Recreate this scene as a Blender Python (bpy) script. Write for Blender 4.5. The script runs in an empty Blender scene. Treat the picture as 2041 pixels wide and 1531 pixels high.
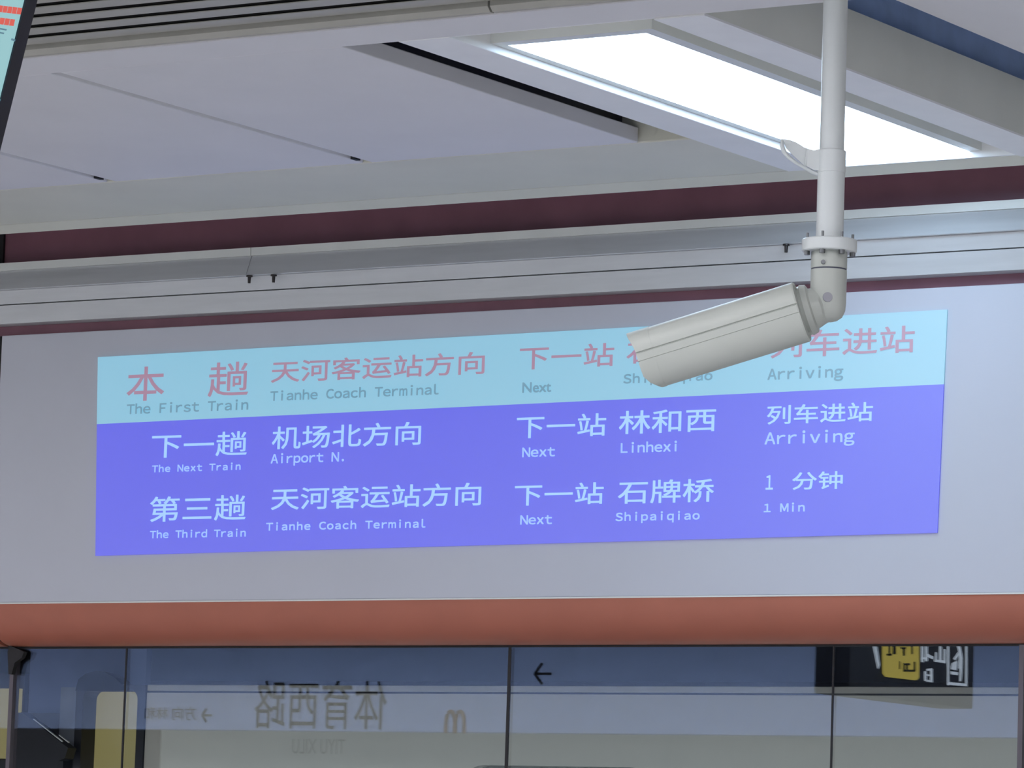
import bpy, bmesh, math, random
from mathutils import Vector, Matrix
random.seed(7)
SC = bpy.context.scene
COL = SC.collection

# ------------------------------------------------------------------ camera
W, H = 2041.0, 1531.0
CXP, CYP = W / 2, H / 2
YAW, PITCH, ROLL, FPX = 0.56506408, 0.11829482, 0.03387736, 8660.0
EYE = Vector((0, 0, 1.6))
FW = Vector((-math.sin(YAW) * math.cos(PITCH), math.cos(YAW) * math.cos(PITCH), math.sin(PITCH)))
_rt = Vector((math.cos(YAW), math.sin(YAW), 0))
_up = _rt.cross(FW)
RT = math.cos(ROLL) * _rt + math.sin(ROLL) * _up
UP = -math.sin(ROLL) * _rt + math.cos(ROLL) * _up
cam_d = bpy.data.cameras.new('camera')
cam_d.sensor_fit = 'HORIZONTAL'
cam_d.sensor_width = 36.0
cam_d.lens = FPX / W * 36.0
cam_d.clip_start = 0.05
cam = bpy.data.objects.new('camera', cam_d)
COL.objects.link(cam)
cam.matrix_world = Matrix(((RT.x, UP.x, -FW.x, EYE.x), (RT.y, UP.y, -FW.y, EYE.y), (RT.z, UP.z, -FW.z, EYE.z), (0, 0, 0, 1)))
SC.camera = cam

# ------------------------------------------------------------------ world, exposure
LAMP = 8.4            # radiance of the ceiling light panels
FILL_STRIP = 10.2          # radiance of the added fill light lines over the platform
world = bpy.data.worlds.new('world')
SC.world = world
world.use_nodes = True
bg = world.node_tree.nodes['Background']
bg.inputs[0].default_value = (0.62, 0.72, 0.90, 1)
bg.inputs[1].default_value = 0.10
SC.view_settings.view_transform = 'Standard'
SC.view_settings.look = 'None'
SC.view_settings.exposure = 0.0
SC.view_settings.gamma = 1.0
SC.view_settings.use_curve_mapping = False


# ------------------------------------------------------------------ pixel -> place helpers
def ray(px, py):
    return FW * FPX + RT * (px - CXP) + UP * (CYP - py)


def onY(px, py, Y):
    d = ray(px, py)
    return EYE + d * (Y / d.y)


def onZ(px, py, Z):
    d = ray(px, py)
    return EYE + d * ((Z - EYE.z) / d.z)


def onX(px, py, X):
    d = ray(px, py)
    return EYE + d * (X / d.x)


# ------------------------------------------------------------------ materials
def lin(c):
    out = []
    for v in c:
        v = v / 255.0
        out.append(v / 12.92 if v <= 0.04045 else ((v + 0.055) / 1.055) ** 2.4)
    return out


MATS = {}


def mat(name, rgb, rough=0.5, metal=0.0, var=0.05, scale=14.0, bump=0.0, emit=None, estr=0.0, spec=0.5, stretch=None, bscale=None):
    m = bpy.data.materials.new(name)
    m.use_nodes = True
    nt = m.node_tree
    b = nt.nodes['Principled BSDF']
    c = lin(rgb)
    tc = nt.nodes.new('ShaderNodeTexCoord')
    mp = nt.nodes.new('ShaderNodeMapping')
    if stretch:
        mp.inputs['Scale'].default_value = stretch
    nz = nt.nodes.new('ShaderNodeTexNoise')
    nz.inputs['Scale'].default_value = scale
    nz.inputs['Detail'].default_value = 4
    rp = nt.nodes.new('ShaderNodeValToRGB')
    rp.color_ramp.elements[0].position = 0.3
    rp.color_ramp.elements[1].position = 0.7
    rp.color_ramp.elements[0].color = [v * (1 - var) for v in c] + [1]
    rp.color_ramp.elements[1].color = [min(1, v * (1 + var)) for v in c] + [1]
    nt.links.new(tc.outputs['Object'], mp.inputs['Vector'])
    nt.links.new(mp.outputs['Vector'], nz.inputs['Vector'])
    nt.links.new(nz.outputs['Fac'], rp.inputs['Fac'])
    nt.links.new(rp.outputs['Color'], b.inputs['Base Color'])
    b.inputs['Roughness'].default_value = rough
    b.inputs['Metallic'].default_value = metal
    b.inputs['Specular IOR Level'].default_value = spec
    if bump:
        bp = nt.nodes.new('ShaderNodeBump')
        bp.inputs['Strength'].default_value = bump
        bp.inputs['Distance'].default_value = 0.002
        n2 = nt.nodes.new('ShaderNodeTexNoise')
        n2.inputs['Scale'].default_value = bscale or scale * 6
        nt.links.new(mp.outputs['Vector'], n2.inputs['Vector'])
        nt.links.new(n2.outputs['Fac'], bp.inputs['Height'])
        nt.links.new(bp.outputs['Normal'], b.inputs['Normal'])
    if emit:
        b.inputs['Emission Color'].default_value = lin(emit) + [1]
        b.inputs['Emission Strength'].default_value = estr
    MATS[name] = m
    return m


def glass_mat(name, tint, refl, fac, rough=0.004):
    m = bpy.data.materials.new(name)
    m.use_nodes = True
    nt = m.node_tree
    nt.nodes.remove(nt.nodes['Principled BSDF'])
    out = nt.nodes['Material Output']
    tr = nt.nodes.new('ShaderNodeBsdfTransparent')
    tr.inputs[0].default_value = (*tint, 1)
    gl = nt.nodes.new('ShaderNodeBsdfGlossy')
    gl.inputs['Color'].default_value = (*refl, 1)
    gl.inputs['Roughness'].default_value = rough
    mx = nt.nodes.new('ShaderNodeMixShader')
    mx.inputs[0].default_value = fac
    nt.links.new(tr.outputs[0], mx.inputs[1])
    nt.links.new(gl.outputs[0], mx.inputs[2])
    nt.links.new(mx.outputs[0], out.inputs[0])
    MATS[name] = m
    return m


mat('ceiling_paint', (228, 227, 232), 0.55, var=0.02, scale=5, bump=0.05)
mat('soffit_paint', (222, 221, 208), 0.6, var=0.03, scale=5, bump=0.08)
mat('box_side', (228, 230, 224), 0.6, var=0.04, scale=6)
mat('white_frame', (246, 247, 250), 0.45, var=0.02)
mat('plenum', (168, 192, 232), 0.9, var=0.1)
mat('slat_paint', (176, 174, 168), 0.5, var=0.05, scale=20)
mat('grille_dark', (22, 22, 26), 0.8)
mat('maroon', (152, 104, 120), 0.42, var=0.10, scale=9, bump=0.05)
mat('header', (200, 202, 214), 0.42, var=0.015, scale=3)
mat('orange', (180, 106, 86), 0.40, var=0.04, scale=10, bump=0.04)
mat('aluminium', (204, 206, 210), 0.40, metal=0.08, var=0.04, scale=6, stretch=(1, 12, 12))
mat('aluminium_bright', (226, 228, 226), 0.4, metal=0.1, var=0.03, scale=6)
mat('screw', (70, 66, 66), 0.4, metal=0.8)
mat('black_seal', (26, 24, 30), 0.6)
mat('steel_post', (98, 92, 100), 0.4, metal=0.5)
mat('camera_white', (186, 190, 186), 0.38, var=0.02, scale=12)
mat('camera_dark', (70, 74, 92), 0.5)
mat('pole_white', (214, 219, 222), 0.3, var=0.02, scale=10)
mat('bolt_steel', (120, 122, 126), 0.35, metal=0.8)
mat('plug', (150, 150, 160), 0.6)
mat('train_body', (214, 210, 194), 0.4, var=0.03, scale=4)
mat('train_dark', (18, 21, 30), 0.45)
mat('pane_light_navy', (96, 110, 146), 0.6)
mat('tunnel', (14, 15, 20), 0.9)
mat('train_window', (46, 44, 40), 0.3, emit=(190, 180, 118), estr=0.45, var=0.2, scale=3)
mat('interior_panel', (150, 150, 140), 0.6, emit=(170, 170, 130), estr=0.10)
mat('dim_grey', (120, 126, 136), 0.6)
mat('bezel', (22, 24, 40), 0.35)
mat('casing', (60, 62, 70), 0.5)
mat('ad_screen', (60, 60, 60), 0.3, emit=(160, 212, 218), estr=0.80, var=0.1, scale=4)
mat('ad_red', (120, 40, 40), 0.4, emit=(214, 96, 84), estr=0.85)
mat('ad_dark', (60, 70, 80), 0.4, emit=(96, 140, 158), estr=0.7)
mat('floor_stone', (205, 205, 206), 0.35, var=0.08, scale=30)
mat('back_panel', (186, 204, 244), 0.5)
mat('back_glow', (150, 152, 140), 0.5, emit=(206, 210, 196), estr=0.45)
mat('sign_black', (12, 12, 16), 0.6)
mat('sign_navy', (14, 18, 34), 0.4)
mat('sign_yellow', (200, 170, 60), 0.5, emit=(244, 214, 96), estr=1.3)
mat('sign_white', (210, 210, 210), 0.5, emit=(236, 240, 240), estr=1.5)
mat('sign_brown', (150, 110, 70), 0.5)
# the display: what the panel reflects plus the light of the picture
mat('disp_top', (165, 166, 170), 0.5, var=0.0, emit=(93, 164, 190), estr=1.0)
mat('disp_low', (142, 142, 150), 0.5, var=0.0, emit=(42, 48, 211), estr=1.0)
mat('disp_red', (165, 150, 158), 0.5, var=0.0, emit=(130, 88, 116), estr=1.0)
mat('disp_grey', (150, 150, 154), 0.5, var=0.0, emit=(52, 118, 144), estr=1.0)
mat('disp_light', (149, 149, 156), 0.5, var=0.0, emit=(136, 184, 232), estr=1.0)
mat('disp_pale', (149, 149, 156), 0.5, var=0.0, emit=(130, 170, 238), estr=1.0)
glass_mat('door_glass', (0.88, 0.90, 0.92), (0.76, 0.86, 1.0), 0.11)
glass_mat('leaf_glass', (0.90, 0.91, 0.92), (0.76, 0.86, 1.0), 0.08)
mat('hair', (22, 18, 18), 0.6)
mat('skin', (196, 152, 128), 0.5)
mat('jacket', (40, 42, 52), 0.8)
mat('trousers', (34, 36, 44), 0.8)
# light panel: gives off light
for nm, colr, st in (('light_panel', (0.58, 0.79, 1.0), LAMP), ('fill_panel', (0.985, 0.98, 1.0), FILL_STRIP)):
    lm = bpy.data.materials.new(nm)
    lm.use_nodes = True
    lb = lm.node_tree.nodes['Principled BSDF']
    lb.inputs['Base Color'].default_value = (0.9, 0.9, 0.9, 1)
    lb.inputs['Emission Color'].default_value = (*colr, 1)
    lb.inputs['Emission Strength'].default_value = st
    MATS[nm] = lm


# ------------------------------------------------------------------ mesh helpers
def link(name, me, m=None, parent=None, smooth=False):
    o = bpy.data.objects.new(name, me)
    COL.objects.link(o)
    if m and not me.materials:
        me.materials.append(MATS[m])
    if parent:
        o.parent = parent
    if smooth:
        for p in me.polygons:
            p.use_smooth = True
    return o


def empty(name, loc=(0, 0, 0)):
    o = bpy.data.objects.new(name, None)
    o.empty_display_size = 0.1
    COL.objects.link(o)
    o.location = loc
    bpy.context.view_layer.update()
    return o


def keep(o):
    """parent was set after building in world coordinates: keep the place"""
    bpy.context.view_layer.update()
    o.matrix_parent_inverse = o.parent.matrix_world.inverted()
    return o


def tag(o, label, cat=None, group=None):
    o['label'] = label
    if cat:
        o['category'] = cat
    if group:
        o['group'] = group
    return o


def struct(o, label=None):
    o['kind'] = 'structure'
    if label:
        o['label'] = label
    return o


def bm_mesh(name, bm):
    bmesh.ops.recalc_face_normals(bm, faces=bm.faces)
    me = bpy.data.meshes.new(name)
    bm.to_mesh(me)
    bm.free()
    return me


def box(name, x0, x1, y0, y1, z0, z1, m, parent=None, bevel=0.0):
    bm = bmesh.new()
    bmesh.ops.create_cube(bm, size=1.0)
    for v in bm.verts:
        v.co = Vector(((x0 + x1) / 2 + v.co.x * (x1 - x0), (y0 + y1) / 2 + v.co.y * (y1 - y0), (z0 + z1) / 2 + v.co.z * (z1 - z0)))
    if bevel:
        bmesh.ops.bevel(bm, geom=bm.edges[:], offset=bevel, segments=2, affect='EDGES', profile=0.5)
    o = link(name, bm_mesh(name, bm), m, parent)
    if parent:
        keep(o)
    return o


def extrude_x(name, prof, x0, x1, m, parent=None, smooth=False, closed=True):
    """prof: list of (y, z), swept along X"""
    bm = bmesh.new()
    a = [bm.verts.new((x0, y, z)) for y, z in prof]
    b = [bm.verts.new((x1, y, z)) for y, z in prof]
    n = len(prof)
    for i in range(n if closed else n - 1):
        j = (i + 1) % n
        bm.faces.new((a[i], a[j], b[j], b[i]))
    if closed:
        bm.faces.new(a)
        bm.faces.new(b)
    o = link(name, bm_mesh(name, bm), m, parent)
    if parent:
        keep(o)
    if smooth:
        autosmooth(o)
    return o


def autosmooth(o, ang=35):
    for p in o.data.polygons:
        p.use_smooth = True
    bm = bmesh.new()
    bm.from_mesh(o.data)
    for e in bm.edges:
        if len(e.link_faces) == 2 and e.calc_face_angle(0) > math.radians(ang):
            e.smooth = False
    bm.to_mesh(o.data)
    bm.free()


def frame_of(a, hint=None):
    a = a.normalized()
    h = hint or (Vector((0, 0, 1)) if abs(a.z) < 0.9 else Vector((1, 0, 0)))
    s = a.cross(h).normalized()
    return s, s.cross(a).normalized()


def tube(name, pts, radii, m, parent=None, seg=28, caps=True, hint=None):
    """round tube through points with a radius at each"""
    bm = bmesh.new()
    rings = []
    for i, p in enumerate(pts):
        if i == 0:
            d = pts[1] - pts[0]
        elif i == len(pts) - 1:
            d = pts[-1] - pts[-2]
        else:
            d = (pts[i + 1] - pts[i]).normalized() + (pts[i] - pts[i - 1]).normalized()
            if d.length < 1e-6:
                d = pts[i + 1] - pts[i]
        if d.length < 1e-6:
            d = Vector((0, 0, 1))
        s, u = frame_of(d, hint)
        rings.append([bm.verts.new(p + (s * math.cos(t) + u * math.sin(t)) * radii[i]) for t in [2 * math.pi * k / seg for k in range(seg)]])
    for r0, r1 in zip(rings, rings[1:]):
        for k in range(seg):
            bm.faces.new((r0[k], r0[(k + 1) % seg], r1[(k + 1) % seg], r1[k]))
    if caps:
        bm.faces.new(rings[0])
        bm.faces.new(rings[-1])
    o = link(name, bm_mesh(name, bm), m, parent)
    autosmooth(o)
    if parent:
        keep(o)
    return o


def prism(name, pts, thick, m, parent=None):
    """flat polygon (3D points) given a thickness vector"""
    bm = bmesh.new()
    a = [bm.verts.new(p) for p in pts]
    b = [bm.verts.new(p + thick) for p in pts]
    n = len(pts)
    for i in range(n):
        j = (i + 1) % n
        bm.faces.new((a[i], a[j], b[j], b[i]))
    bm.faces.new(a)
    bm.faces.new(b)
    o = link(name, bm_mesh(name, bm), m, parent)
    if parent:
        keep(o)
    return o


# ------------------------------------------------------------------ lettering
_txt = {}


def wide(c):
    return chr(ord(c) + 0xFEE0) if 0x21 <= ord(c) <= 0x7e else c


def glyphs(body):
    """2D outline mesh of a text: list of verts, faces"""
    if body in _txt:
        return _txt[body]
    cu = bpy.data.curves.new('lettering', 'FONT')
    cu.body = body
    cu.resolution_u = 3
    ob = bpy.data.objects.new('lettering', cu)
    COL.objects.link(ob)
    bpy.context.view_layer.update()
    dg = bpy.context.evaluated_depsgraph_get()
    me = bpy.data.meshes.new_from_object(ob.evaluated_get(dg))
    vs = [(v.co.x, v.co.y) for v in me.vertices]
    fs = [tuple(p.vertices) for p in me.polygons]
    bpy.data.objects.remove(ob)
    bpy.data.curves.remove(cu)
    bpy.data.meshes.remove(me)
    _txt[body] = (vs, fs)
    return vs, fs


def text_block(name, body, o0, ux, uz, w, h, m, parent=None, mono=False, cap=False, bold=0.0):
    """lettering in the plane o0 + ux*[0,w] + uz*[0,h]; mono: each letter in a cell of equal width"""
    allv, allf = [], []
    if mono:
        cv, _ = glyphs(wide('T'))
        c0 = min(v[1] for v in cv)
        ch = max(v[1] for v in cv) - c0
        cell = w / len(body)
        sy = h / ch
        sx = min(cell / 0.62, sy * 1.3)
        words = []
        for i, c in enumerate(body):
            if c == ' ':
                if allv:
                    words.append((allv, allf))
                allv, allf = [], []
                continue
            vs, fs = glyphs(wide(c))
            x0 = min(v[0] for v in vs)
            x1 = max(v[0] for v in vs)
            k = min(sx, cell * 0.92 / max(1e-6, x1 - x0))
            off = i * cell + cell / 2 - (x0 + x1) / 2 * k
            n = len(allv)
            allv += [(off + v[0] * k, (v[1] - c0) * sy) for v in vs]
            allf += [tuple(q + n for q in f) for f in fs]
    else:
        vs, fs = glyphs(body)
        x0 = min(v[0] for v in vs)
        x1 = max(v[0] for v in vs)
        if cap:
            cv, _ = glyphs('T')
            y0, y1 = 0.0, max(v[1] for v in cv)
        else:
            y0 = min(v[1] for v in vs)
            y1 = max(v[1] for v in vs)
        allv = [((v[0] - x0) / (x1 - x0) * w, (v[1] - y0) / (y1 - y0) * h) for v in vs]
        allf = fs
        words = []
    words.append((allv, allf))
    for allv, allf in words:
        me = bpy.data.meshes.new(name)
        if bold:                       # heavier strokes: the same outlines laid down with small shifts
            nrm = ux.cross(uz).normalized()
            vv, ff = [], []
            for q, (du, dv) in enumerate(((-1, -1), (1, -1), (-1, 1), (1, 1))):
                n = len(vv)
                vv += [tuple(o0 + ux * (a + du * bold) + uz * (b + dv * bold) + nrm * (0.0001 * q)) for a, b in allv]
                ff += [tuple(i + n for i in f) for f in allf]
            me.from_pydata(vv, [], ff)
        else:
            me.from_pydata([tuple(o0 + ux * a + uz * b) for a, b in allv], [], allf)
        me.update()
        o = link(name, me, m, parent)
        if parent:
            keep(o)
    return o


# ================================================================== THE SETTING
Y0 = 7.2                       # face of the screen-door header
ZC = 1.6 + 1.704 * 0.8         # ceiling panels
YN, YP, YS, YE = 5.571, 5.690, 6.640, 7.045      # near edge, panel start, panel end, far lip
XA, XB = -3.956, -3.846        # slot left of the light box
XR, XN = -3.281, -2.968        # slot right of the light box
SEAMS = [-4.544 - 0.602 * k for k in range(0, 22)]

floor = struct(box('floor', -20, 8, -3.55, 7.2, -0.1, 0.0, 'floor_stone'), 'pale stone platform floor')
ceil_root = struct(box('ceiling', -20, 8, -3.6, 9.4, 3.36, 3.44, 'plenum'), 'white metal panel ceiling over the platform')
TH = 0.028
HB = onX(1850, 82, XR).z - ZC          # height of the light box side
XN = onZ(1900, 49, ZC + HB).x
# border strip along the grille, the panels, the soffit strip and its lip
box('border_strip', -20, 8, YN, YP, ZC, ZC + 0.14, 'ceiling_paint', ceil_root)
edges = [XA] + SEAMS
for k in range(len(edges) - 1):
    xa, xb = edges[k + 1] + 0.010, edges[k] - (0.0 if k == 0 else 0.010)
    box('ceiling_panel', xa, xb, YP + 0.002, YS - 0.004, ZC, ZC + TH, 'ceiling_paint', ceil_root, bevel=0.002)
# panels to the right of the light box
xs = [XN + 0.602 * k for k in range(0, 19)]
for xa, xb in zip(xs, xs[1:]):
    box('ceiling_panel', xa + (0.0 if xa == XN else 0.006), xb - 0.006, YN + 0.002, YE + 0.1, ZC + HB, ZC + HB + TH, 'ceiling_paint', ceil_root, bevel=0.002)
box('slot_lining', XR - 0.05, XN + 0.08, YN + 0.002, YE + 0.15, ZC + HB + 0.10, ZC + HB + 0.115, 'plenum', ceil_root)
box('slot_lining', XR - 0.05, XR - 0.035, YN + 0.002, YE + 0.15, ZC + HB + 0.001, ZC + HB + 0.10, 'plenum', ceil_root)
box('slot_lining', XA - 0.05, XA - 0.035, YP + 0.002, YS - 0.004, ZC + TH + 0.001, ZC + 0.16, 'bezel', ceil_root)
# thin bar seen in the panel joints
for s in SEAMS[:3]:
    box('joint_bar', s - 0.013, s + 0.013, YP, YS, ZC + 0.010, ZC + 0.03, 'box_side', ceil_root)
    box('joint_clip', s - 0.0045, s + 0.0045, YS - 0.055, YS - 0.035, ZC - 0.001, ZC + 0.02, 'black_seal', ceil_root)
box('soffit_strip', -20, XB, YS, YE - 0.046, ZC - 0.0, ZC + 0.12, 'soffit_paint', ceil_root, bevel=0.003)
ZLIP = onY(735, 417.6, YE).z              # the lip hangs a little below the panels
extrude_x('soffit_lip', [(YE - 0.045, ZC), (YE - 0.003, ZLIP), (YE, ZLIP), (YE, ZC + 0.13), (YE - 0.045, ZC + 0.13)], -20, 8, 'soffit_paint', ceil_root)

# air grille at the near edge
gr = empty('air_grille', (-5, 5.3, ZC))
for xa, xb in ((-20, onZ(1019, 15, ZC + 0.02).x - 0.002), (onZ(1019, 15, ZC + 0.02).x + 0.002, 8)):
    extrude_x('edge_bar', [(YN - 0.001, ZC + 0.002), (YN - 0.012, ZC + 0.002), (YN - 0.020, ZC + 0.010), (YN - 0.020, ZC + 0.03), (YN - 0.001, ZC + 0.03)], xa, xb, 'slat_paint', gr)
for k in range(9):
    yf = YN - 0.0335 - 0.0655 * k
    yn = yf - 0.052
    zg = ZC + 0.012
    extrude_x('slat', [(yf, zg + 0.003), (yn + 0.012, zg + 0.0006), (yn, zg), (yn, zg + 0.0016), (yf, zg + 0.0045)], -20, 8, 'slat_paint', gr)
    box('gap_shade', -20, 8, yn + 0.003, yf - 0.004, zg + 0.004, zg + 0.03, 'grille_dark', gr)  # added black insert that paints the shade of the slat gap
box('backing', -20, 8, 4.93, YN - 0.003, ZC + 0.10, ZC + 0.12, 'grille_dark', gr)
tag(gr, 'grey louvred air grille running along the ceiling at top left', 'grille')

# rest of the platform ceiling nearer and behind the camera
for k in range(12):
    y1 = 4.92 - 0.71 * k
    box('ceiling_panel', -20, 8, y1 - 0.70, y1, ZC + 0.02, ZC + 0.05, 'ceiling_paint', ceil_root)


# ------------------------------------------------------------------ ceiling lights
def make_light(cx):
    """box unit: two white strips, recess, lip ring and glowing panel; local origin at its near-left corner below"""
    w = XR - XB
    y0, y1 = YP, YE - 0.046
    root = empty('ceiling_light', (XB, YP, ZC))
    # outer box sides and recess, as seen: strips left and right, near strip shared with the border
    D0 = onZ(1112, 147, ZC).x           # right edge of the left strip
    D1 = onZ(1850, 240, ZC).x           # left edge of the right strip
    yr0 = onZ(1080, 47, ZC).y           # near edge of the recess
    yr1 = onZ(1985, 311, ZC).y          # far edge of the recess
    box('side_strip', XB, D0, y0, y1, ZC - 0.001, ZC + HB, 'white_frame', root, bevel=0.0015)
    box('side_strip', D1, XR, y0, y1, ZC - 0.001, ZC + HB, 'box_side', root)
    box('side_strip', D1, XR + 0.0006, y0, y1, ZC - 0.003, ZC + 0.0005, 'white_frame', root)
    box('end_strip', D0, D1, y0, max(y0 + 0.004, yr0), ZC, ZC + HB, 'white_frame', root)
    box('end_strip', D0, D1, min(yr1, y1 - 0.004), y1, ZC, ZC + HB, 'white_frame', root)
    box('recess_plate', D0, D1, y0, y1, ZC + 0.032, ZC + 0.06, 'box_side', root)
    zp = ZC + 0.012
    a = onZ(1015, 90, zp); b = onZ(1290, 65, zp); c = onZ(1923, 299, zp); d = onZ(1687, 323, zp)
    lx0, lx1 = (a.x + d.x) / 2, (b.x + c.x) / 2
    ly0, ly1 = (a.y + b.y) / 2, (c.y + d.y) / 2
    t = 0.024
    bm = bmesh.new()

    def ringv(x0, x1, y0_, y1_, z):
        return [bm.verts.new(p) for p in ((x0, y0_, z), (x1, y0_, z), (x1, y1_, z), (x0, y1_, z))]
    o1 = ringv(lx0 - t, lx1 + t, ly0 - t, ly1 + t, ZC + 0.032)
    o2 = ringv(lx0 - t, lx1 + t, ly0 - t, ly1 + t, zp)
    i2 = ringv(lx0, lx1, ly0, ly1, zp - 0.0005)
    i1 = ringv(lx0, lx1, ly0, ly1, ZC + 0.032)
    for p, q in ((o1, o2), (o2, i2), (i2, i1)):
        for k in range(4):
            bm.faces.new((p[k], p[(k + 1) % 4], q[(k + 1) % 4], q[k]))
    o = link('lip_frame', bm_mesh('lip_frame', bm), 'aluminium_bright', root)
    keep(o)
    box('diffuser', lx0, lx1, ly0, ly1, zp, zp + 0.012, 'light_panel', root)
    return root


light0 = make_light(0)
tag(light0, 'large glowing rectangular ceiling light above the security camera', 'ceiling light', 'platform ceiling lights')


def copy_tree(o, parent=None):
    c = o.copy()
    COL.objects.link(c)
    if parent:
        c.parent = parent
    for ch in list(o.children):
        copy_tree(ch, c)
    return c


others = [(-4.8, 0), (-9.6, 0), (4.8, 0), (-14.4, 0)]
for dx, dy in others:
    c = copy_tree(light0)
    c.location = light0.location + Vector((dx, dy, 0 if dy == 0 else 0.0))
    c['label'] = {-4.8: 'first ceiling light left of the one above the camera', -9.6: 'second ceiling light left of the one above the camera', -14.4: 'third ceiling light left of the one above the camera', 4.8: 'first ceiling light right of the one above the camera'}[dx]
# added unseen light lines that raise the ambient light on the platform
for k, y in enumerate((4.15, 1.75, -0.5, -2.7)):
    sl = empty('fill_strip_light', (-6, y, ZC))
    box('diffuser', -19, 7, y - 0.12, y + 0.12, ZC + 0.006, ZC + 0.018, 'fill_panel', sl)
    for sy in (-1, 1):
        box('edge_frame', -19, 7, y + sy * 0.135 - 0.015, y + sy * 0.135 + 0.015, ZC, ZC + 0.02, 'white_frame', sl)
    tag(sl, ['added fill light line nearest the grille', 'added fill light line over the photographer', 'added fill light line just behind the photographer', 'added fill light line beside the opposite doors'][k], 'ceiling light')

# ------------------------------------------------------------------ screen-door wall
XJ = onY(-17, 1000, Y0).x        # joint between two header units, just at the left edge
wall = struct(box('wall_front', -20, 8, Y0 + 0.034, Y0 + 0.12, 2.26, 3.35, 'maroon'), 'dark maroon wall behind the rail above the header')
ztop = onY(1000, 618, Y0).z
zor = onY(1000, 1194.5, Y0).z
RQ = 0.085
zgl = onY(1000, 1286, Y0 + RQ).z          # underside of the orange cove
arc = []
for k in range(15):
    t = math.pi / 2 * k / 14
    arc.append((Y0 + RQ * (1 - math.cos(t)), zor - (zor - zgl) * math.sin(t)))
for xa, xb in ((-20, XJ - 0.007), (XJ + 0.007, -1.2), (-1.186, 8)):
    box('header_panel', xa, xb, Y0, Y0 + 0.0335, zor + 0.003, ztop, 'header', wall, bevel=0.0015)
    box('panel_edge', xa, xb, Y0 - 0.002, Y0 + 0.0335, zor, zor + 0.003, 'aluminium_bright', wall)
    extrude_x('orange_cove', arc + [(Y0 + RQ + 0.02, zgl), (Y0 + RQ + 0.02, zor - 0.001), (Y0, zor - 0.001)], xa, xb, 'orange', wall, smooth=True)
box('joint_seal', XJ - 0.007, XJ + 0.007, Y0 + 0.006, Y0 + 0.0335, zor, ztop, 'black_seal', wall)
extrude_x('joint_seal', [(y + 0.008, z + 0.004) for y, z in arc] + [(Y0 + RQ + 0.02, zgl + 0.01), (Y0 + 0.05, zor)], XJ - 0.007, XJ + 0.007, 'black_seal', wall)
xmj = onY(5, 490, Y0 + 0.03).x
box('joint_strip', xmj - 0.04, xmj + 0.004, Y0 + 0.028, Y0 + 0.0338, 2.80, 3.3, 'black_seal', wall)

# aluminium rail: three profiles with screws
rail = struct(empty('trim_1', (-5, Y0, 2.85)), 'grey aluminium rail of stacked profiles under the ceiling')


def zr(py, Y, px=540):
    return onY(px, py, Y).z


YA = Y0 - 0.040
YW = Y0 + 0.0338
YCc = YA + 0.006
z1 = zr(491, YA + 0.013); z2 = zr(507, YA + 0.014); z3 = zr(547, YA + 0.004); z4 = zr(576, YA + 0.016); z5 = zr(579, YA + 0.021); z6 = zr(616, YA + 0.026)
for xa, xb in ((-20, onY(491, 530, YA).x - 0.0008), (onY(491, 530, YA).x + 0.0008, 8)):
    extrude_x('top_flange', [(YA + 0.013, z1), (YA + 0.014, z2), (YW, z2), (YW, z1)], xa, xb, 'aluminium_bright', rail)
    extrude_x('upper_profile', [(YA + 0.018, z2 - 0.0003), (YA, z3 + 0.001), (YA + 0.001, z3), (YW, z3), (YW, z2 - 0.0003)], xa, xb, 'aluminium', rail)
extrude_x('middle_profile', [(YA + 0.010, z3 - 0.0005), (YA + 0.020, z4), (YW, z4), (YW, z3 - 0.0005)], -20, 8, 'aluminium', rail)
extrude_x('lower_profile', [(YA + 0.022, z5), (YA + 0.034, z6), (YW, z6), (YW, z5)], -20, 8, 'aluminium', rail)
for px, py in ((497, 553), (545.5, 551.5), (1567, 491)):
    p = onY(px, py, YCc - 0.008)
    s = tube('screw', [p + Vector((0, 0, 0.004)), p + Vector((0, 0, 0.001)), p + Vector((0, 0, 0.0008)), p - Vector((0, 0, 0.012))], [0.0066, 0.0066, 0.0036, 0.0030], 'screw', rail, seg=12)

# ------------------------------------------------------------------ glass screen doors under the header
YG = Y0 + RQ + 0.005
zb = 0.02


def gx(px, py=1400):
    return onY(px, py, YG).x


cuts = [gx(-900), gx(24), gx(251, 1330), gx(1013), gx(1661, 1330), gx(2037), gx(3000)]
seal_w = [0.010, 0.010, 0.0035, 0.0065, 0.0035, 0.010, 0.010]
for i in range(6):
    d = struct(box('door_%d' % (i + 1), cuts[i] + 0.001, cuts[i + 1] - 0.001, YG, YG + 0.006, zb, zgl - 0.004, 'leaf_glass' if i < 2 else 'door_glass'), 'tall clear glass panel of the platform screen doors')
    mm = 'steel_post' if i in (0, 4) else 'black_seal'
    box('seal', cuts[i + 1] - seal_w[i + 1] / 2, cuts[i + 1] + seal_w[i + 1] / 2, YG - (0.006 if mm == 'steel_post' else 0.0008), YG + (0.016 if mm == 'steel_post' else 0.003), zb, zgl - 0.002, mm, d)
    box('top_seal', cuts[i], cuts[i + 1], YG - 0.002, YG + 0.016, zgl - 0.004, zgl + 0.004, 'black_seal', d)
# dark corner bracket where the post meets the header
pa = [onY(x, y, YG - 0.004) for x, y in ((27, 1288), (55, 1300), (50, 1312), (36, 1322), (30, 1345), (24, 1345), (22, 1300))]
prism('corner_bracket', pa, Vector((0, -0.012, 0)), 'black_seal', bpy.data.objects['door_2'])

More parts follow.
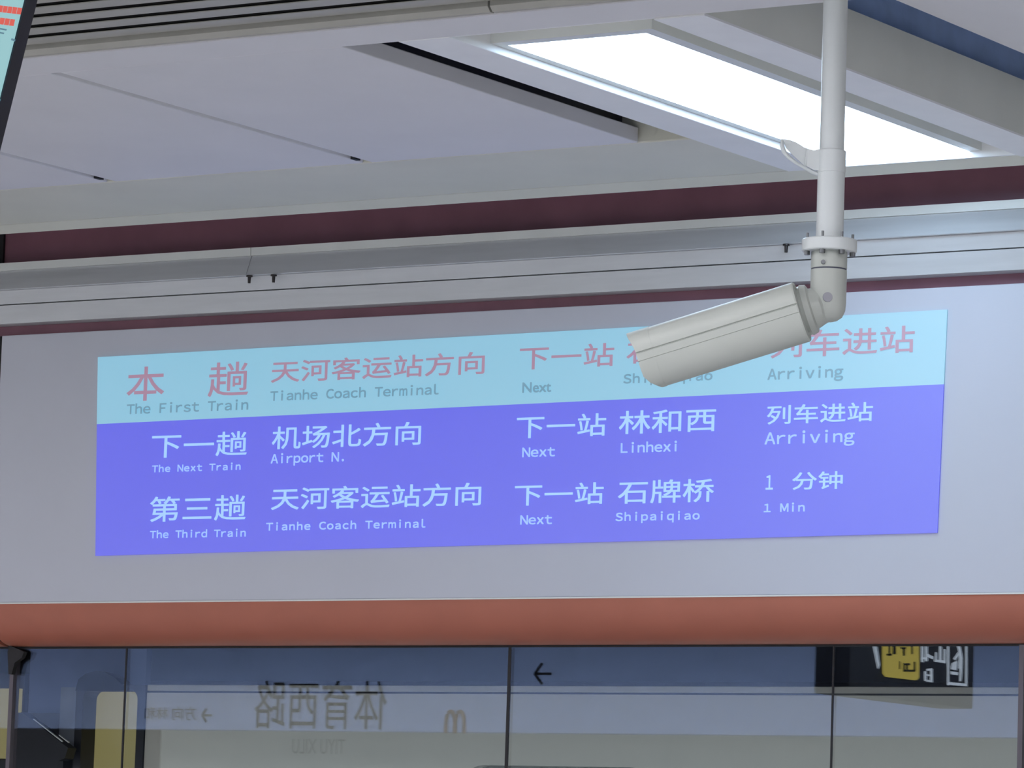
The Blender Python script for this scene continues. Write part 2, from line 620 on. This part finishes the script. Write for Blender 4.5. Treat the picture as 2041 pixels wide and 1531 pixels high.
# ------------------------------------------------------------------ tunnel and train behind the glass
struct(box('wall_tunnel', -20, 8, 10.6, 10.8, -1.2, 4.5, 'tunnel'), 'black tunnel wall behind the train')
struct(box('floor_trackbed', -20, 8, 7.3, 10.6, -1.3, -1.2, 'tunnel'), 'dark track bed')
struct(box('ceiling_tunnel', -20, 8, 7.35, 10.6, 3.45, 3.5, 'tunnel'), 'dark tunnel roof')
YT = 7.56
tr = empty('metro_train', (-4.5, YT + 0.6, -0.2))
ztt = onY(1200, 1367.5, YT).z
zgv = onY(1200, 1382.5, YT).z
xl = onY(290, 1450, YT).x
xwl, xwr = onY(922, 1530, YT).x, onY(1296, 1530, YT).x
zwt = onY(1100, 1527, YT).z


def plate_with_hole(name, x0, x1, z0, z1, hx0, hx1, hz0, hz1, r, y, th, m, parent):
    """upright plate with one rounded opening"""
    bm = bmesh.new()
    inner = []
    n = 6
    for cx_, cz_, a0 in ((hx1 - r, hz1 - r, 0), (hx0 + r, hz1 - r, 90), (hx0 + r, hz0 + r, 180), (hx1 - r, hz0 + r, 270)):
        for k in range(n + 1):
            t = math.radians(a0 + 90 * k / n)
            inner.append((cx_ + r * math.cos(t), cz_ + r * math.sin(t)))
    outer = []
    for cx_, cz_ in ((x1, z1), (x0, z1), (x0, z0), (x1, z0)):
        outer += [(cx_, cz_)] * (n + 1)
    fi = [bm.verts.new((x, y, z)) for x, z in inner]
    bi = [bm.verts.new((x, y + th, z)) for x, z in inner]
    oc = [bm.verts.new((x, y, z)) for x, z in ((x1, z1), (x0, z1), (x0, z0), (x1, z0))]
    ob_ = [bm.verts.new((x, y + th, z)) for x, z in ((x1, z1), (x0, z1), (x0, z0), (x1, z0))]
    N = len(inner)
    for k in range(N):
        j = (k + 1) % N
        q, q2 = k // (n + 1), j // (n + 1)
        if q == q2:
            bm.faces.new((fi[k], fi[j], oc[q]))
        else:
            bm.faces.new((fi[k], fi[j], oc[q2], oc[q]))
        bm.faces.new((fi[k], bi[k], bi[j], fi[j]))
    for q in range(4):
        q2 = (q + 1) % 4
        bm.faces.new((oc[q], oc[q2], ob_[q2], ob_[q]))
    o = link(name, bm_mesh(name, bm), m, parent)
    keep(o)
    return o


plate_with_hole('body_side', xl, onY(1700, 1450, YT).x, -0.1, zgv - 0.002, xwl, xwr, 0.75, zwt, 0.05, YT, 0.05, 'train_body', tr)
box('body_side', onY(1700, 1450, YT).x, 6, YT, YT + 0.05, -0.1, zgv - 0.002, 'train_body', tr)
box('roof_rail', xl, 6, YT, YT + 0.05, zgv + 0.002, ztt, 'train_body', tr, bevel=0.0015)
box('groove', xl, 6, YT + 0.004, YT + 0.05, zgv - 0.004, zgv + 0.004, 'train_dark', tr)
box('window_pane', xwl - 0.02, xwr + 0.02, YT + 0.03, YT + 0.04, 0.73, zwt + 0.02, 'train_dark', tr)
box('roof', -20, 6, YT + 0.25, YT + 2.6, 2.2, 2.5, 'train_dark', tr)
# end window with a rounded dark frame, lit from inside
ex0, ex1 = onY(165, 1450, YT).x, onY(274, 1450, YT).x
ez = onY(220, 1376, YT).z
fr0 = onY(151, 1450, YT).x
plate_with_hole('window_frame', fr0, xl - 0.001, -0.1, ztt - 0.001, ex0, ex1, 0.75, ez, 0.02, YT - 0.004, 0.05, 'train_dark', tr)
box('lit_window', ex0 - 0.01, ex1 + 0.01, YT + 0.045, YT + 0.05, 0.74, ez + 0.01, 'train_window', tr)
prism('dark_hump', [onY(x, y, YT - 0.005) for x, y in ((150, 1377), (156, 1354), (170, 1343), (190, 1337), (211, 1341), (229, 1351), (244, 1366), (250, 1377))], Vector((0, 0.04, 0)), 'tunnel', tr)  # plain dark hump above the lit window
box('pane_light_sheet', onY(30, 1340, YT).x, onY(262, 1340, YT).x, YT + 0.052, YT + 0.07, onY(130, 1425, YT).z, 2.3, 'pane_light_navy', tr)  # added navy sheet, its colour stands in for light through the left pane
gx0 = onY(118, 1450, YT).x
box('door_pillar', gx0, fr0 - 0.001, YT, YT + 0.05, onY(130, 1487, YT).z, onY(130, 1370, YT).z, 'dim_grey', tr)
box('door_leaf', onY(12, 1450, YT).x, gx0, YT + 0.02, YT + 0.05, -0.1, onY(60, 1420, YT).z, 'train_dark', tr)
bx0, bx1 = onY(-150, 1450, YT).x, onY(19, 1450, YT).x
box('lit_window', bx0, bx1, YT + 0.03, YT + 0.04, onY(9, 1511, YT).z, onY(9, 1371, YT).z, 'train_window', tr)
box('door_leaf', bx0 - 0.5, bx1 + 0.001, YT + 0.045, YT + 0.06, -0.1, onY(9, 1340, YT).z, 'train_dark', tr)
tag(tr, 'pale grey train standing behind the glass screen doors', 'train')

# slanted bar behind the left glass
YBAR = YT - 0.06
q0, q1 = onY(36, 1432, YBAR), onY(126, 1497, YBAR)
dv = (q1 - q0).normalized()
nv = Vector((0, 1, 0)).cross(dv).normalized()
if nv.z < 0:
    nv = -nv
bar = empty('slanted_arm', q0)
prism('arm', [q0 - nv * 0.024, q1 - nv * 0.024, q1 + dv * 0.012 - nv * 0.012, q1 + dv * 0.008 + nv * 0.012, q0 + nv * 0.016], Vector((0, 0.03, 0)), 'train_dark', bar)
e0, e1 = onY(66, 1434, YBAR - 0.004), onY(123, 1479, YBAR - 0.004)
dd = (e1 - e0).normalized()
prism('metal_edge', [e0, e1, e1 + nv * 0.0025, e0 + nv * 0.0016], Vector((0, 0.004, 0)), 'aluminium_bright', bar)
f0, f1 = onY(117, 1466, YBAR - 0.004), onY(136, 1481, YBAR - 0.004)
prism('metal_edge', [f0, f1, f1 + nv * 0.0025, f0 + nv * 0.0016], Vector((0, 0.004, 0)), 'aluminium_bright', bar)
tag(bar, 'dark slanted arm with bright metal edge behind the left glass', 'arm')

# ------------------------------------------------------------------ departure display on the header
yd = Y0 - 0.0035
dx0 = (onY(195, 712, yd).x + onY(190, 1108, yd).x) / 2
dx1 = (onY(1888, 617, yd).x + onY(1868, 1062, yd).x) / 2
dz1 = (onY(195, 712, yd).z + onY(1888, 617, yd).z) / 2
dz0 = (onY(190, 1108, yd).z + onY(1868, 1062, yd).z) / 2
dzm = (onY(193, 845, yd).z + onY(1880, 766, yd).z) / 2
disp = empty('departure_display', ((dx0 + dx1) / 2, Y0, dz0))
a_ = [onY(195, 712, yd), onY(1888, 617, yd), onY(1881, 766, yd), onY(193, 845.5, yd)]
b_ = [onY(193, 845.5, yd), onY(1881, 766, yd), onY(1868, 1062, yd), onY(190, 1108, yd)]
o = prism('current_train_row', a_, Vector((0, 0.002, 0)), 'disp_top', disp)
o['label'] = 'pale blue top row with red lettering'
o = prism('next_trains_field', b_, Vector((0, 0.002, 0)), 'disp_low', disp)
o['label'] = 'violet blue lower field with pale lettering'
tag(disp, 'glowing blue train information display on the pale header panel', 'display')

TX = [  # words, left/top pixel, right/bottom pixel, ink, monospaced
    ('本', 255, 733, 326, 797, 'disp_red', 0), ('趟', 417, 724, 494, 788, 'disp_red', 0),
    ('The First Train', 253, 807, 496, 816, 'disp_grey', 1),
    ('天河客运站方向', 542, 720, 965, 745, 'disp_red', 0),
    ('Tianhe Coach Terminal', 539, 781, 878, 785.5, 'disp_grey', 1),
    ('下一站', 1037, 692, 1223, 729, 'disp_red', 0), ('Next', 1042, 763, 1098, 780.5, 'disp_grey', 2),
    ('石牌桥', 1250, 682, 1438, 717, 'disp_red', 0), ('Shipaiqiao', 1242, 747, 1421, 757, 'disp_grey', 1),
    ('列车进站', 1536, 662, 1822, 702, 'disp_red', 0), ('Arriving', 1530, 736, 1681, 751, 'disp_grey', 1),
    ('下一趟', 304, 866, 491.5, 907, 'disp_light', 0), ('The Next Train', 303, 928.5, 481, 936, 'disp_pale', 1),
    ('机场北方向', 543.5, 851, 838, 886, 'disp_light', 0), ('Airport N.', 540, 906, 691, 919, 'disp_pale', 1),
    ('下一站', 1031, 830, 1207, 868, 'disp_light', 0), ('Next', 1041, 893, 1107, 909, 'disp_pale', 1),
    ('林和西', 1235, 820, 1426, 859, 'disp_light', 0), ('Linhexi', 1236, 884, 1355, 899, 'disp_pale', 1),
    ('列车进站', 1530, 809, 1739, 839, 'disp_light', 0), ('Arriving', 1524, 863, 1704, 880, 'disp_pale', 1),
    ('第三趟', 300, 991, 489, 1036, 'disp_light', 0), ('The Third Train', 299, 1059, 491, 1069, 'disp_pale', 1),
    ('天河客运站方向', 542, 973, 958, 1007, 'disp_light', 0), ('Tianhe Coach Terminal', 530, 1043, 852, 1051, 'disp_pale', 1),
    ('下一站', 1027, 966, 1202, 1004, 'disp_light', 0), ('Next', 1037, 1028, 1101, 1044, 'disp_pale', 1),
    ('石牌桥', 1233, 959, 1422, 1000, 'disp_light', 0), ('Shipaiqiao', 1226, 1023, 1396, 1035, 'disp_pale', 1),
    ('１', 1527, 948, 1540, 975.5, 'disp_light', 0), ('分钟', 1580, 942, 1679, 974, 'disp_light', 0),
    ('1 Min', 1521, 1005, 1606, 1019, 'disp_pale', 1),
]
yt = yd - 0.0012
for body, ax, ay, bx, by, m, mono in TX:
    p, q = onY(ax, ay, yt), onY(bx, by, yt)
    text_block('lettering', body, Vector((p.x, yt, q.z)), Vector((1, 0, 0)), Vector((0, 0, 1)), q.x - p.x, p.z - q.z, m, disp, mono=(mono == 1), cap=(mono == 2), bold=0.00055 if mono else 0.0005)

# ------------------------------------------------------------------ security camera on its pole
YK = 5.30
pc = onY(1655, 420, YK)                      # a point on the pole axis
kpx = ((pc - EYE).dot(FW)) / FPX             # metres per pixel at the camera
XK = pc.x


def zk(py):
    return onY(1655, py, YK).z


def ax_pt(py):
    return Vector((XK, YK, zk(py)))


cctv = empty('security_camera', (XK, YK, ZC))
tube('pole', [Vector((XK, YK, ZC + 0.002)), ax_pt(330)], [24.5 * kpx] * 2, 'pole_white', cctv, seg=36)
tube('pole_sleeve', [ax_pt(300), ax_pt(301), ax_pt(486)], [25.5 * kpx, 27.2 * kpx, 27.2 * kpx], 'pole_white', cctv, seg=36)
tube('clamp_band', [ax_pt(301), ax_pt(302), ax_pt(345), ax_pt(346)], [26 * kpx, 28.4 * kpx, 28.4 * kpx, 26 * kpx], 'pole_white', cctv, seg=36)
tube('ceiling_plate', [Vector((XK, YK, ZC - 0.014)), Vector((XK, YK, ZC + 0.004))], [0.06, 0.06], 'pole_white', cctv, seg=36)
# flange with bolts
fl = tube('flange', [ax_pt(478), ax_pt(480), ax_pt(501), ax_pt(503)], [53 * kpx, 55 * kpx, 55 * kpx, 53 * kpx], 'pole_white', cctv, seg=40)
for k, t in enumerate((-168, -112, -62, -8, 55, 115)):
    t = math.radians(t)
    dirv = Vector((RT.x, RT.y, 0)).normalized() * math.cos(t) + Vector((FW.x, FW.y, 0)).normalized() * math.sin(t)
    c = Vector((XK, YK, 0)) + dirv * (46 * kpx)
    za, zb2 = zk(467), zk(512)
    tube('bolt', [Vector((c.x, c.y, zk(467))), Vector((c.x, c.y, zk(502))), Vector((c.x, c.y, zk(503))), Vector((c.x, c.y, zk(511)))], [2.6 * kpx, 2.6 * kpx, 6 * kpx, 5.6 * kpx], 'bolt_steel', fl, seg=10)
# joint: upper collar, swivel, elbow
RJ = 36 * kpx
tube('upper_collar', [ax_pt(500), ax_pt(536)], [RJ, RJ], 'camera_white', cctv, seg=40)
tube('collar_seam', [ax_pt(536), ax_pt(539)], [RJ * 0.975, RJ * 0.975], 'camera_dark', cctv, seg=40)
phi = math.radians(17.2)
th = math.radians(9)
AX = (-RT * math.cos(phi) - UP * math.sin(phi)) * math.cos(th) + FW * math.sin(th)
AX.normalize()
SD = -(FW - AX * FW.dot(AX)).normalized()    # towards the viewer
UPC = SD.cross(AX).normalized()
if UPC.dot(UP) < 0:
    UPC = -UPC


def at(px, py):
    """pixel at the depth of the pole axis"""
    d = ray(px, py)
    nh = Vector((FW.x, FW.y, 0))
    return EYE + d * ((pc - EYE).dot(nh) / d.dot(nh))


swv = tube('swivel', [ax_pt(539), ax_pt(604), ax_pt(620), ax_pt(632), ax_pt(639), ax_pt(641)], [RJ, RJ, RJ * 0.955, RJ * 0.80, RJ * 0.52, RJ * 0.3], 'camera_white', cctv, seg=40)
vdir = -Vector((FW.x, FW.y, 0)).normalized()
pp = at(1638, 527) + vdir * (RJ * 0.93)
tube('screw', [pp, pp + vdir * 0.003], [4.6 * kpx, 4.2 * kpx], 'bolt_steel', cctv, seg=14)
pp = at(1647, 597) + vdir * (RJ * 0.955)
tube('cap_plug', [pp, pp + vdir * 0.0022], [10 * kpx, 9.6 * kpx], 'plug', cctv, seg=24)
# short arm from the swivel to the camera body
bc = at(1596, 622)           # centre of the back end of the body
arm0 = at(1656, 603)
tube('arm', [arm0, arm0 + AX * (24 * kpx), at(1622, 614.5), bc + AX * 4 * kpx - AX * 14 * kpx], [33 * kpx, 38 * kpx, 41 * kpx, 42 * kpx], 'camera_white', cctv, seg=36)
tube('back_ring', [bc - AX * 26 * kpx, bc - AX * 23 * kpx, bc - AX * 12 * kpx, bc - AX * 9 * kpx, bc + AX * 6 * kpx], [42 * kpx, 49 * kpx, 52 * kpx, 50 * kpx, 50 * kpx], 'camera_white', cctv, seg=40)

# housing section (s towards viewer, u up) in pixels of height 122
half = [(0, 61), (14, 60.5), (28, 57), (40, 50), (48, 40), (52, 28), (53.5, 20), (51.0, 19), (51.0, 17.5), (54.5, 16.5),
        (56.5, 2), (54.8, 1), (55.2, -1), (55.5, -14), (52, -30), (43, -45), (30, -55), (15, -60), (0, -61)]
sect = half + [(-s, u) for s, u in reversed(half[1:-1])]


def front_off(u):
    """how far the front edge lies behind the tip, by height (pixels)"""
    n = 61 - u
    tab = [(0, 0), (8, -3), (18, -7), (37, -12), (61, -12), (90, -12), (105, -20), (115, -30), (122, -37)]
    for (a, fa), (b, fb) in zip(tab, tab[1:]):
        if n <= b:
            return fa + (fb - fa) * (n - a) / (b - a)
    return -37


L = 342.0
tip_c = at(1250, 665) - UPC * 61 * kpx       # axis point level with the tip


def hp(s, u, a, shrink=1.0):
    return tip_c + SD * (s * kpx * shrink) + UPC * (u * kpx * shrink) + AX * (a * kpx)


def shell(name, a_back, a_front, m, parent, inner=None, lead=True, sh=1.0):
    bm = bmesh.new()
    back = [bm.verts.new(hp(s, u, a_back, sh)) for s, u in sect]
    front = [bm.verts.new(hp(s, u, a_front + (front_off(u) if lead else 0), sh)) for s, u in sect]
    n = len(sect)
    for i in range(n):
        j = (i + 1) % n
        bm.faces.new((back[i], back[j], front[j], front[i]))
    if inner:
        fi = [bm.verts.new(hp(s, u, a_front + (front_off(u) if lead else 0), sh * 0.955)) for s, u in sect]
        bi = [bm.verts.new(hp(s, u, a_front - inner, sh * 0.955)) for s, u in sect]
        for i in range(n):
            j = (i + 1) % n
            bm.faces.new((front[i], front[j], fi[j], fi[i]))
            bm.faces.new((fi[i], fi[j], bi[j], bi[i]))
        bm.faces.new(bi)
    else:
        bm.faces.new(front)
    bm.faces.new(back)
    o = link(name, bm_mesh(name, bm), m, parent)
    autosmooth(o, 30)
    keep(o)
    return o


hs = shell('housing', -L, -46, 'camera_white', cctv, lead=False)
shell('sun_shield', -46.2, 0, 'camera_white', cctv, inner=44, sh=1.012)
# end rim and recessed back plate
bm = bmesh.new()
n = len(sect)
r0 = [bm.verts.new(hp(s, u, -L, 1.0)) for s, u in sect]
r1 = [bm.verts.new(hp(s, u, -L - 3, 0.98)) for s, u in sect]
r2 = [bm.verts.new(hp(s, u, -L - 3, 0.90)) for s, u in sect]
r3 = [bm.verts.new(hp(s, u, -L + 0.5, 0.88)) for s, u in sect]
for p, q in ((r0, r1), (r1, r2), (r2, r3)):
    for i in range(n):
        j = (i + 1) % n
        bm.faces.new((p[i], p[j], q[j], q[i]))
bm.faces.new(r3)
o = link('end_rim', bm_mesh('end_rim', bm), 'camera_white', cctv)
autosmooth(o, 30)
keep(o)
lc = hp(0, 0, -43)
tube('lens', [lc, lc + AX * 0.012], [0.022, 0.022], 'camera_dark', cctv, seg=24)
# flared hanger plate on the clamp
g = lambda x, y, dz=0.0: at(x, y) + FW * dz
fp = [g(1560, 277), g(1573, 278.5), g(1586, 283), g(1598, 290), g(1608, 297.5), g(1610, 314), g(1606, 333), g(1594, 322), g(1580, 309), g(1568, 296)]
prism('hanger_plate', fp, FW * 0.003, 'pole_white', cctv)
rimL = [g(1558.5, 278, -0.004), g(1558, 290, -0.006), g(1562, 303, -0.007), g(1571, 314, -0.007), g(1586, 325, -0.006), g(1604, 335, -0.004), g(1618, 343, -0.002), g(1634, 348, 0)]
tube('hanger_rim', rimL, [0.0016, 0.0030, 0.0034, 0.003, 0.0024, 0.0024, 0.003, 0.003], 'pole_white', cctv, seg=10)
tube('hanger_rim', [g(1609, 297), g(1607, 312, -0.003), g(1606, 333)], [0.0016, 0.002, 0.0014], 'pole_white', cctv, seg=8)
prism('hanger_arm', [g(1608, 297, -0.008), g(1622, 300, -0.008), g(1634, 297, -0.008), g(1636, 340, -0.008), g(1622, 340, -0.008), g(1607, 332, -0.008)], FW * 0.016, 'pole_white', cctv)
tag(cctv, 'white bullet security camera hanging from a ceiling pole', 'security camera')

# ------------------------------------------------------------------ tilted advertising monitor at the left edge
XM = -2.55
c0, c1 = onX(64, 0, XM), None
tilt = math.radians(15)
# far edge of the screen face: passes through the two bezel pixels
mdir = Vector((math.sin(tilt), 0, math.cos(tilt)))
mw = Vector((0, 1, 0.0))
mn = Vector((math.cos(tilt), 0, -math.sin(tilt)))
# point of the bezel's outer far edge at pixel (0, 292) and (75, 0) -> solve depth
best = None
for i in range(400):
    ang = math.radians(4 + 0.06 * i)
    md = Vector((math.sin(ang), 0, math.cos(ang)))
    A = onX(3, 290, XM)
    tt = None
    lo, hi = 0.0, 1.5
    for _ in range(40):
        mid = (lo + hi) / 2
        v = A + md * mid - EYE
        y = CYP - FPX * v.dot(UP) / v.dot(FW)
        if y > 0:
            lo = mid
        else:
            hi = mid
    x = CXP + FPX * v.dot(RT) / v.dot(FW)
    if best is None or abs(x - 75) < best[0]:
        best = (abs(x - 75), md.copy(), A.copy(), ang)
md, A = best[1], best[2]
mn = Vector((math.cos(best[3]), 0, -math.sin(best[3])))
mon = empty('advertising_monitor', A)
mz0, mz1 = -0.22, 0.52
mwid = 1.25


def mp_(v, w, d=0.0):
    return A + md * v - Vector((0, 1, 0)) * w + mn * d


BZ = 0.016
prism('casing', [mp_(mz0, 0, -0.004), mp_(mz1, 0, -0.004), mp_(mz1, mwid, -0.004), mp_(mz0, mwid, -0.004)], -mn * 0.07, 'casing', mon)
for nm, v0, v1, w0, w1 in (('bezel', mz0, mz1, 0, BZ), ('bezel', mz0, mz1, mwid - BZ, mwid), ('bezel', mz0, mz0 + BZ, BZ, mwid - BZ), ('bezel', mz1 - BZ, mz1, BZ, mwid - BZ)):
    prism(nm, [mp_(v0, w0), mp_(v1, w0), mp_(v1, w1), mp_(v0, w1)], -mn * 0.004, 'bezel', mon)
prism('screen', [mp_(mz0 + BZ, BZ, -0.002), mp_(mz1 - BZ, BZ, -0.002), mp_(mz1 - BZ, mwid - BZ, -0.002), mp_(mz0 + BZ, mwid - BZ, -0.002)], -mn * 0.002, 'ad_screen', mon)


def on_screen(px, py):
    d = ray(px, py)
    n0 = A + mn * -0.0012
    return EYE + d * ((n0 - EYE).dot(mn) / d.dot(mn))


def patch(name, pts, m):
    prism(name, [on_screen(x, y) for x, y in pts], mn * 0.0004, m, mon)


for i, (xa, ya, xb, yb, h) in enumerate(((-40, 6, 45, 16, 13), (-60, 27, 31, 39, 13))):
    seg = 9
    for k in range(seg):
        t0, t1 = k / seg, (k + 0.86) / seg
        x0, x1 = xa + (xb - xa) * t0, xa + (xb - xa) * t1
        y0_, y1_ = ya + (yb - ya) * t0, ya + (yb - ya) * t1
        patch('printed_text', [(x0, y0_), (x1, y1_), (x1 - 3, y1_ + h), (x0 - 3, y0_ + h)], 'ad_red')
patch('printed_text', [(-20, 52), (13, 58), (12, 61), (-21, 55)], 'ad_dark')
patch('printed_text', [(-20, 60), (8, 65), (7, 68), (-21, 63)], 'ad_dark')
patch('printed_text', [(23, 76), (31, 79), (30, 83), (22, 80)], 'ad_dark')
patch('printed_text', [(-20, 183), (8, 203), (7, 206), (-20, 187)], 'ad_dark')
for w in (0.3, 0.95):
    p = mp_(mz1, w, -0.035)
    tube('hanging_rod', [p - Vector((0, 0, 0.05)), Vector((p.x, p.y, ZC + 0.03))], [0.012, 0.012], 'casing', mon, seg=12)
tag(mon, 'bright cyan advertising monitor with red print at the top left corner', 'monitor')

# ------------------------------------------------------------------ what the door glass mirrors: far side of the platform
YBK = -3.6                         # face of the opposite screen-door header
VB = 2 * YG - YBK                  # where its mirror image stands


def vb(px, py):
    p = onY(px, py, VB)
    return Vector((p.x, YBK, p.z))


zbb = vb(1000, 1460).z
back = struct(box('wall_back', -24, 8, YBK - 0.12, YBK - 0.004, zbb, ZC + 0.4, 'back_panel'), 'pale header of the opposite screen doors with dark lettering')
box('header_panel', -24, 8, YBK - 0.004, YBK, zbb, zbb + 0.62, 'back_panel', back)
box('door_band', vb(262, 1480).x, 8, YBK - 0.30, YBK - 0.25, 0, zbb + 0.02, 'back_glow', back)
box('dark_sheet', -24, vb(262, 1480).x - 0.01, YBK - 0.30, YBK - 0.25, 0, zbb + 0.02, 'train_dark', back)  # added dark sheet, keeps the glow out of the left pane's reflection


def back_text(body, px_right, py_top, px_left, py_bot, m='sign_black', cap=False):
    """mirror writing: the word starts at the right in the photograph"""
    p, q = vb(px_right, py_top), vb(px_left, py_bot)
    w = abs(q.x - p.x)
    text_block('lettering', body, Vector((p.x, YBK + 0.004, q.z)), Vector((-1, 0, 0)), Vector((0, 0, 1)), w, p.z - q.z, m, back, cap=cap)


back_text('体育西路', 772, 1356, 505, 1452)
back_text('TIYU XILU', 688, 1474, 582, 1502, cap=True)
back_text('方向', 392, 1408, 343, 1436)
back_text('林和', 335, 1410, 288, 1434)


def back_arrow(cx, cy, w, h):
    for pts in (((-0.5, 0), (0.5, 0)), ((-0.5, 0), (-0.05, -0.5)), ((-0.5, 0), (-0.05, 0.5))):
        (x0, y0_), (x1, y1_) = pts
        a = vb(cx + x0 * w, cy + y0_ * h)
        b = vb(cx + x1 * w, cy + y1_ * h)
        d = (b - a).normalized()
        nn = Vector((-d.z, 0, d.x)) * 0.006
        prism('arrow_stroke', [a + nn, b + nn, b - nn, a - nn], Vector((0, 0.004, 0)), 'sign_black', back)


back_arrow(1082, 1343, 34, 42)
back_arrow(412, 1426, 20, 26)
# brown arched emblem
c = vb(906, 1462)
for s in (-1, 1):
    pts = []
    for k in range(13):
        t = math.pi * k / 12
        pts.append(c + Vector((s * 0.028 + 0.026 * math.cos(t), 0.002, 0.05 + 0.06 * math.sin(t))))
    tube('emblem_arch', [c + Vector((s * 0.028 + 0.026, 0.002, 0))] + pts + [c + Vector((s * 0.028 - 0.026, 0.002, 0))], [0.010] * 15, 'sign_brown', back, seg=6)

# dark hanging sign, across the platform, lit
XS = -7.2


def vs(px, py):
    """pixel of the mirror image -> the real point on the sign's face"""
    p = onX(px, py, XS)
    return Vector((p.x, 2 * YG - p.y, p.z))


sg = empty('hanging_sign', vs(1800, 1300))
s0, s1 = vs(1690, 1396), vs(1939, 1396)
zs0 = vs(1815, 1398).z
box('sign_box', XS - 0.14, XS, s1.y, s0.y, zs0, zs0 + 0.42, 'sign_navy', sg, bevel=0.006)
for yy in (s1.y + 0.2, s0.y - 0.2):
    tube('hanging_rod', [Vector((XS - 0.07, yy, zs0 + 0.40)), Vector((XS - 0.07, yy, ZC + 0.03))], [0.012, 0.012], 'casing', sg, seg=12)


def sface(name, pts, m, d=0.003):
    q = [vs(x, y) + Vector((0.001, 0, 0)) for x, y in pts]
    prism(name, q, Vector((d, 0, 0)), m, sg)


sface('yellow_plate', [(1756, 1240), (1829, 1240), (1829, 1350), (1826, 1354), (1822, 1356), (1770, 1350), (1762, 1349), (1757, 1342)], 'sign_yellow')
for x0, y0_, x1, y1_ in ((1768, 1288, 1771, 1305), (1776, 1288, 1782, 1304), (1764, 1303, 1774, 1307), (1792, 1290, 1802, 1294), (1796, 1294, 1800, 1307), (1813, 1286, 1816, 1304),
                        (1789, 1318, 1791, 1334), (1799, 1322, 1810, 1326), (1797, 1322, 1800, 1338), (1803, 1324, 1806, 1338), (1797, 1335, 1820, 1339), (1818, 1319, 1821, 1338)):
    sface('print', [(x0, y0_), (x1, y0_), (x1, y1_), (x0, y1_)], 'sign_black', 0.005)
for pts in (((1734, 1270), (1742, 1270), (1751, 1326), (1747, 1333)), ((1834, 1283), (1846, 1283), (1846, 1287), (1834, 1287)), ((1834, 1283), (1838, 1283), (1838, 1320), (1834, 1320)),
            ((1842, 1283), (1846, 1283), (1846, 1318), (1842, 1318)), ((1834, 1310), (1846, 1310), (1846, 1314), (1834, 1314)), ((1846, 1303), (1858, 1309), (1857, 1314), (1846, 1309)),
            ((1860, 1314), (1882, 1317), (1882, 1322), (1860, 1319)), ((1870, 1282), (1874, 1282), (1874, 1318), (1870, 1318)), ((1879, 1294), (1882, 1294), (1882, 1320), (1879, 1320)), ((1862, 1300), (1865, 1300), (1865, 1316), (1862, 1316)),
            ((1845, 1333), (1856, 1332), (1856, 1336), (1845, 1337)), ((1852, 1333), (1856, 1333), (1856, 1359), (1852, 1358)), ((1845, 1344), (1854, 1345), (1854, 1348), (1845, 1347)), ((1845, 1355), (1856, 1356), (1856, 1360), (1845, 1359)), ((1840, 1338), (1844, 1338), (1844, 1358), (1840, 1357)),
            # framed pictogram: rider and moving stair
            ((1886, 1240), (1889, 1240), (1889, 1366), (1886, 1366)), ((1922, 1240), (1925, 1240), (1925, 1368), (1922, 1368)), ((1886, 1359), (1925, 1363), (1925, 1368), (1886, 1365)),
            ((1904, 1283), (1911, 1286), (1916, 1312), (1915, 1340), (1913, 1358), (1910, 1358), (1911, 1335), (1908, 1330), (1910, 1305)), ((1909, 1298), (1911, 1303), (1902, 1316), (1898, 1313)),
            ((1895, 1322), (1905, 1317), (1904, 1336), (1893, 1334)), ((1893, 1338), (1907, 1340), (1907, 1346), (1893, 1344))):
    sface('print', list(pts), 'sign_white')
tag(sg, 'dark hanging sign with a yellow square, mirrored in the glass at right', 'sign')
